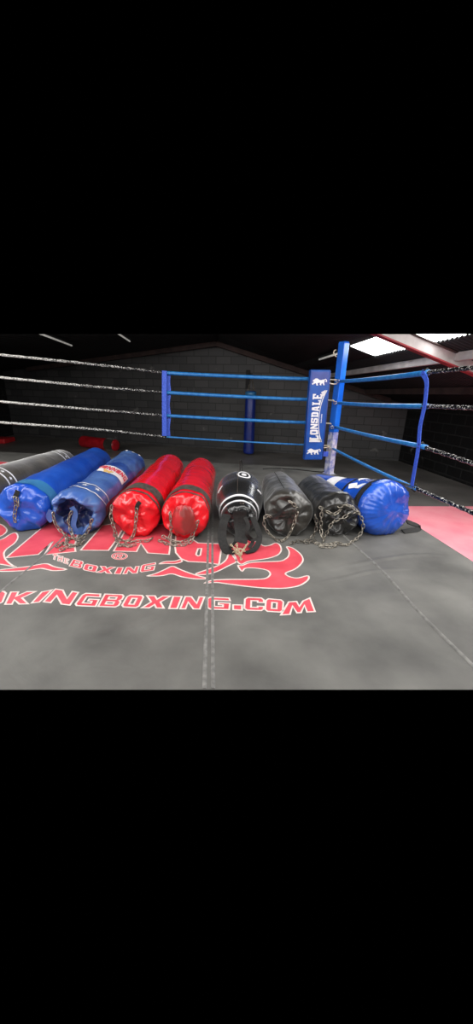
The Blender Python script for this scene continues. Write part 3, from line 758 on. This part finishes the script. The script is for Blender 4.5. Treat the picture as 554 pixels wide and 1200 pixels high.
for k in range(3): b.decal('white_star', [star(-.02+.08*k, b.L-.11, .024)], M_white, off=.006)
b.chain([(62, 600), (64, 612), (71, 622), (79, 631), (76, 640)], gap=.02)
b.chain([(84, 599), (80, 610), (83, 622), (88, 632), (98, 629), (105, 618), (108, 606)], gap=.03)
b.chain([(66, 641), (76, 636), (86, 640), (94, 634), (84, 631), (72, 634)], gap=.01)
b.chain([(70, 645), (80, 641), (92, 638), (100, 632)], gap=.01)
b.strap([(84, 594), (88, 602), (86, 615), (90, 625)], .04, V_bluedark, gap=.015)
b.strap([(60, 598), (57, 606), (62, 612)], .04, V_bluedark, gap=.01)

# 4, 5 the two red ones
def redbag(front, back, label, seed, chains, worn):
    b = Bag('punch_bag', front, .192, back, .18, label, seed=seed, fold=.045, folds=6, amp=.009, capf=.09, capb=.09, expb=.7, wr=.0015)
    b.body(V_red); b.band(.12, .27, V_olive, name='collar_band', wob=.008, label='grey webbing collar', p0=-.2 if not worn else 0, p1=PI*.9 if not worn else 2*PI)
    b.band(.055, .07, V_olive, name='stitched_rim', off=.004, nv=2)
    for c_ in chains: b.chain(c_, M_steel, gap=.02)
    return b
b = redbag(ctr(157, 604, .192), bk(198.5, 532, .185), 'red punch bag on the left of the two red ones, beside the navy one', 4,
           [[(131, 592), (130, 606), (134, 620), (138, 631), (148, 634), (156, 628), (159, 612), (160, 594)], [(138, 640), (150, 636), (160, 634), (172, 634), (181, 629)], [(134, 626), (140, 638), (152, 640), (163, 637)]], False)
b.strap([(164, 588), (161, 592), (160, 598)], .03)
b = redbag(ctr(216, 606, .192), bk(235.5, 537, .18), 'red punch bag on the right of the two red ones, with a full grey collar', 5,
           [[(199, 600), (200, 612), (200, 626), (196, 634)], [(232, 610), (227, 624), (219, 633), (208, 636), (197, 634)], [(186, 633), (198, 638), (212, 639), (222, 636), (228, 628)], [(190, 628), (202, 634), (214, 635)]], True)
# soft bulged flap on its near end
fc = b.A-b.a*.03
V, F = [], []
for i in range(13):
    for j in range(25):
        v_ = i/12; u = -1+j/12; wdt = (.072+.03*v_)*(1-abs(2*v_-1)**3.2+.02)**.4
        bul = .05*max(0, 1-u*u)**.6*(.5+.5*math.sin(PI*v_))
        V.append(fc+b.side*(u*wdt)+b.up*(.115-.24*v_)-b.a*(bul+.012*noise.noise(Vector((u*2, v_*3, 5)))))
for i in range(12):
    for j in range(24): F.append((i*25+j, i*25+j+1, (i+1)*25+j+1, (i+1)*25+j))
mk('end_flap', V, F, V_redworn, b.root)['label'] = 'worn brownish end flap'

# 6 black teardrop bag with straps towards the camera
fA = gz(280, 612, .15); fA.z = .15; tB = bk(282, 548, .215, .06)
b = Bag('teardrop_punch_bag', fA, .1, tB, .2, 'glossy black teardrop punch bag with white rings and a round target print', seed=6, fold=.02, amp=.004, capf=.05, capb=.22, expb=.8, expf=.6,
        prof=[(0, .125), (.1, .14), (.24, .168), (.55, .212), (.78, .22), (1, .2)])
b.body(V_blackgloss)
for d0 in (.10*b.L, .185*b.L): b.band(d0, d0+.026, M_white, name='white_ring', off=.004, nv=3)
def ringdecal(cx, cy, r1, r2):
    n = 28; return [[(cx+r1*math.cos(2*PI*i/n), cy+r1*1.35*math.sin(2*PI*i/n)) for i in range(n)], [(cx+r2*math.cos(2*PI*i/n), cy+r2*1.35*math.sin(2*PI*i/n)) for i in range(n)]]
tb = .66*b.L
b.decal('target_ring', ringdecal(.035, tb, .062, .046), M_white); b.decal('target_dot', [ringdecal(.035, tb, .024, .01)[0]], M_white)
b.decal('white_mark', [[(-.235, .47*b.L), (-.17, .50*b.L), (-.17, .525*b.L), (-.24, .50*b.L)]], M_white)
b.decal('white_mark', [[(.235, .47*b.L), (.17, .44*b.L), (.17, .465*b.L), (.24, .50*b.L)]], M_white)
b.decal('seam_line', [[(-.022, .25*b.L), (-.018, .25*b.L), (-.018, .93*b.L), (-.022, .93*b.L)]], V_olive)
b.decal('printed_letter', [rect(.0, .055*b.L, .035, .085*b.L), rect(.01, .062*b.L, .025, .078*b.L)], V_olive)
cs = Vector((.5, 0, .85)).normalized()
def tstrap(pts, wd, wdir=None, dz=0):
    P = []
    for x, y, z in pts: P.append(gz(x, y, z))
    mk('hanging_strap', *ribbon(smoothpath(P, .012), wd, .005, wdir or b.side), M_web, b.root, smooth=False)
tstrap([(266, 603, .22), (262, 612, .18), (260, 624, .11), (261, 636, .05), (266, 645, .015), (276, 648, .012)], .066)
tstrap([(296, 606, .20), (300, 616, .15), (304, 628, .09), (302, 638, .045), (296, 645, .015), (286, 648, .012)], .042)
tstrap([(270, 642, .03), (277, 634, .06), (286, 630, .075), (296, 633, .07), (303, 630, .08)], .022, Vector((0, .4, .9)))
tstrap([(281, 599, .275), (281, 606, .225), (282, 616, .16), (283, 627, .10), (281, 637, .05)], .10)
tstrap([(287, 606, .235), (291, 616, .18), (289, 626, .12), (296, 634, .06), (292, 642, .02)], .028)
for P in ([(270, 638, .05), (275, 643, .035), (280, 649, .02), (283, 657, .012)], [(290, 636, .05), (286, 643, .03), (280, 650, .015), (275, 646, .015)], [(273, 648, .012), (281, 643, .03), (289, 648, .012)], [(277, 637, .06), (279, 645, .03), (284, 651, .012)]):
    mk('chain', *chain([gz(*q) for q in P], L=.03, wid=.019, r=.0035, pitch=.022), M_brass, b.root)

mk('end_loop', *tube(smoothpath([b.B+b.a*.0+ez*.08, b.B+b.a*.05+ez*.2, b.B+b.a*.03+ez*.27, b.B+b.a*.06+ez*.22+ex*.02, b.B+b.a*.01+ez*.09+ex*.02], .02), .006, 6), M_web, b.root)

# 7 black, wide loop of chain
b = Bag('punch_bag', ctr(340, 604, .195), .2, bk(327, 553, .18), .175, 'worn black punch bag with a wide loop of chain over its near end', seed=7, fold=.05, folds=5, amp=.014, capf=.12, capb=.06)
b.body(V_blackworn)
b.chain([(318, 606), (311, 604), (309, 612), (312, 621), (320, 630), (329, 634), (337, 629), (343, 617), (348, 601), (347, 592)], M_steel, gap=.02)
b.chain([(369, 603), (371, 614), (368, 626), (361, 633), (353, 634)], M_dsteel, gap=.02)
b.chain([(340, 637), (350, 634), (360, 636), (372, 633)], M_dsteel, gap=.02)
b.strap([(317, 607), (325, 603), (332, 597), (340, 591), (347, 590)], .022, gap=.02, wdir=b.up)
b.chain([(338, 587), (343, 590), (348, 595)], M_steel, gap=.03)
b.decal('seam_line', [[(-.05, .12), (-.044, .12), (-.044, b.L-.05), (-.05, b.L-.05)]], M_web)

# 8 black, tangled chains
b = Bag('punch_bag', ctr(401, 606, .18), .18, bk(368, 557, .175), .17, 'black punch bag wrapped in tangled chains, next to the large blue end', seed=8, fold=.055, folds=6, amp=.012, capf=.12, capb=.06)
b.body(V_black)
b.band(.10, .14, V_blackworn, name='gathered_rim', off=.006, wob=.015)
for P in ([(377, 596), (376, 610), (376, 622), (378, 634)], [(374, 594), (384, 600), (392, 603), (398, 598), (404, 594)], [(402, 607), (392, 610), (386, 618), (381, 628), (378, 636)],
          [(402, 607), (411, 601), (418, 600), (424, 608), (425, 620), (419, 630)], [(369, 636), (382, 639), (394, 636), (404, 639), (414, 634), (423, 626)], [(374, 640), (386, 641), (398, 639)], [(396, 594), (408, 592), (416, 597), (422, 604)]):
    b.chain(P, M_steel, gap=.025)
b.strap([(376, 600), (386, 594), (398, 592), (412, 598)], .02, V_blackworn, gap=.02, wdir=b.up)

# 9 large blue, pointing right
bA = ctr(461, 598, .232); bB = Vector((1.17, 3.60, .155))
b = Bag('punch_bag', bA, .235, bB, .16, 'big glossy blue punch bag with a round pleated end, rightmost in the row', seed=9, fold=.035, folds=3, amp=.008, capf=.10, capb=.08, wide=1.1, pleat=.004, expf=.5,
        prof=[(0, .235), (.10, .24), (.30, .205), (.6, .175), (1, .15)])
b.body(V_blue, nu=136)
b.band(.155, .20, M_web, name='black_strap', off=.006)
b.band(.40, .425, M_web, name='black_strap', off=.006)
b.decal('white_emblem', [[(-.06, .24), (.0, .22), (.03, .26), (.09, .24), (.12, .29), (.07, .33), (.11, .37), (.02, .38), (-.02, .42), (-.06, .36), (-.03, .31)]], M_white)
b.decal('white_emblem', [[(-.17, .24), (-.10, .22), (-.10, .27), (-.13, .30), (-.09, .34), (-.13, .40), (-.18, .36), (-.16, .30)]], M_white)
b.band(.58, .74, M_white, name='white_band', off=.004)
P = [b.pt(.19, PI/2-.5, .01), b.pt(.12, PI/2-.55, .01), b.pt(.06, PI/2-.6, .012), b.pt(.02, PI/2-.65, .02)]
mk('hanging_strap', *ribbon(smoothpath(P, .015), .04, .006, b.side), M_web, b.root, smooth=False)
P = [gz(476, 611, .09), gz(484, 614, .05), gz(491, 617, .022), gz(487, 621, .012), gz(472, 623, .012)]
mk('hanging_strap', *ribbon(smoothpath(P, .015), .05, .008, Vector((.3, .8, .3))), M_web, b.root, smooth=False)
P = [b.pt(.13, PI/2+a_, .008) for a_ in (.55, .9, 1.25, 1.6, 1.95)]
mk('hanging_strap', *ribbon(smoothpath(P, .015), .05, .006, b.side), M_web, b.root, smooth=False)

o = mk('cable', *tube(smoothpath([gz(x, y, .007) for x, y in ((308, 549.5), (322, 548.6), (340, 549.5), (360, 551.5), (376, 553), (380.5, 552))], .04), .0065, 8), M_web, origin=gz(308, 549.5))
tag(o, 'thin black cable lying on the canvas near the foot of the corner post', 'cable')

# ------------------------------------------------------------------ bags at the back wall
hb = gz(291, 531.5, LF+.05); hy = hb.y
t0 = gy(294.5, 458, hy); tA = gy(295.5, 441, hy)
root = empty('hanging_punch_bag', Vector((hb.x, hb.y, LF+.05)), 'slim navy punch bag hanging upright at the back wall behind the ropes', 'punch bag')
V, F = [], []; nu = 32; ring_ = [(.0, .1), (.004, .9), (.03, 1.0)]+[(i/20, 1.0) for i in range(1, 20)]+[(.985, .98), (.997, .85), (1, .1)]
for tt, k in ring_:
    p = Vector((hb.x, hb.y, LF+.05)).lerp(Vector((hb.x, hb.y, t0.z)), tt)
    for u in range(nu):
        rr = .15*k*(1-.08*tt)+.004*noise.noise(Vector((u*.3, tt*6, 0)))
        V.append(p+Vector((math.cos(2*PI*u/nu)*rr, math.sin(2*PI*u/nu)*rr, 0)))
for i in range(len(ring_)-1):
    for u in range(nu): F.append((i*nu+u, i*nu+(u+1) % nu, (i+1)*nu+(u+1) % nu, (i+1)*nu+u))
F.append(tuple(range(nu))[::-1]); F.append(tuple((len(ring_)-1)*nu+u for u in range(nu)))
V_navy = vinyl('navy_hanging_vinyl', (16, 34, 112), (30, 52, 140), rough=.35)
mk('bag_body', V, F, V_navy, root)
zt = t0.z
bandv = tube([Vector((hb.x, hb.y, zt-.14)), Vector((hb.x, hb.y, zt-.02))], .148, 32)
mk('collar_band', *bandv, V_teal, root)
for k in range(4):
    a = PI/4+k*PI/2; mk('chain', *chain([Vector((hb.x+.12*math.cos(a), hb.y+.12*math.sin(a), zt-.01)), Vector((hb.x, hb.y, zt+.36))], L=.06, wid=.036, r=.007, pitch=.045), M_dsteel, root)
br = empty('bag_bracket', (hb.x, yb(hb.x)-.02, zt+.4), 'dark steel wall bracket that carries the hanging navy bag', 'bracket')
zz = zt+.40
mk('arm', *obox((hb.x, (hb.y+yb(hb.x))/2, zz), ex, ey, ez, .025, abs(yb(hb.x)-hb.y)/2, .025), M_skirt, br, smooth=False)
mk('wall_plate', *obox((hb.x, yb(hb.x)-.012, zz-.1), ex, ey, ez, .06, .012, .25), M_skirt, br, smooth=False)

p0 = gz(97, 517, LF+.16); p1 = gz(139, 520.5, LF+.16)
b = Bag('punch_bag', Vector((p0.x, p0.y-.05, LF+.16)), .17, Vector((p1.x, p1.y-.25, LF+.16)), .17, 'dull red punch bag lying on the lower floor against the back wall', seed=11, amp=.006)
def pt2(d, ph, off=0.0, k=1.0):
    r_ = .165*k+off; p_ = b.A+b.a*d+(b.side*math.cos(ph)+b.up*math.sin(ph))*(r_+.006*noise.noise(Vector((ph, d*4, 2)))*k); p_.z = max(p_.z, LF+.003); return p_
b.pt = pt2; b.root.location.z = LF
b.body(mat('dull_red_vinyl', (150, 14, 26), (178, 26, 38), rough=.4), nu=32, nv=20)
b.band(b.L-.32, b.L-.02, V_blackworn, name='grey_end', off=.004, nu=32)
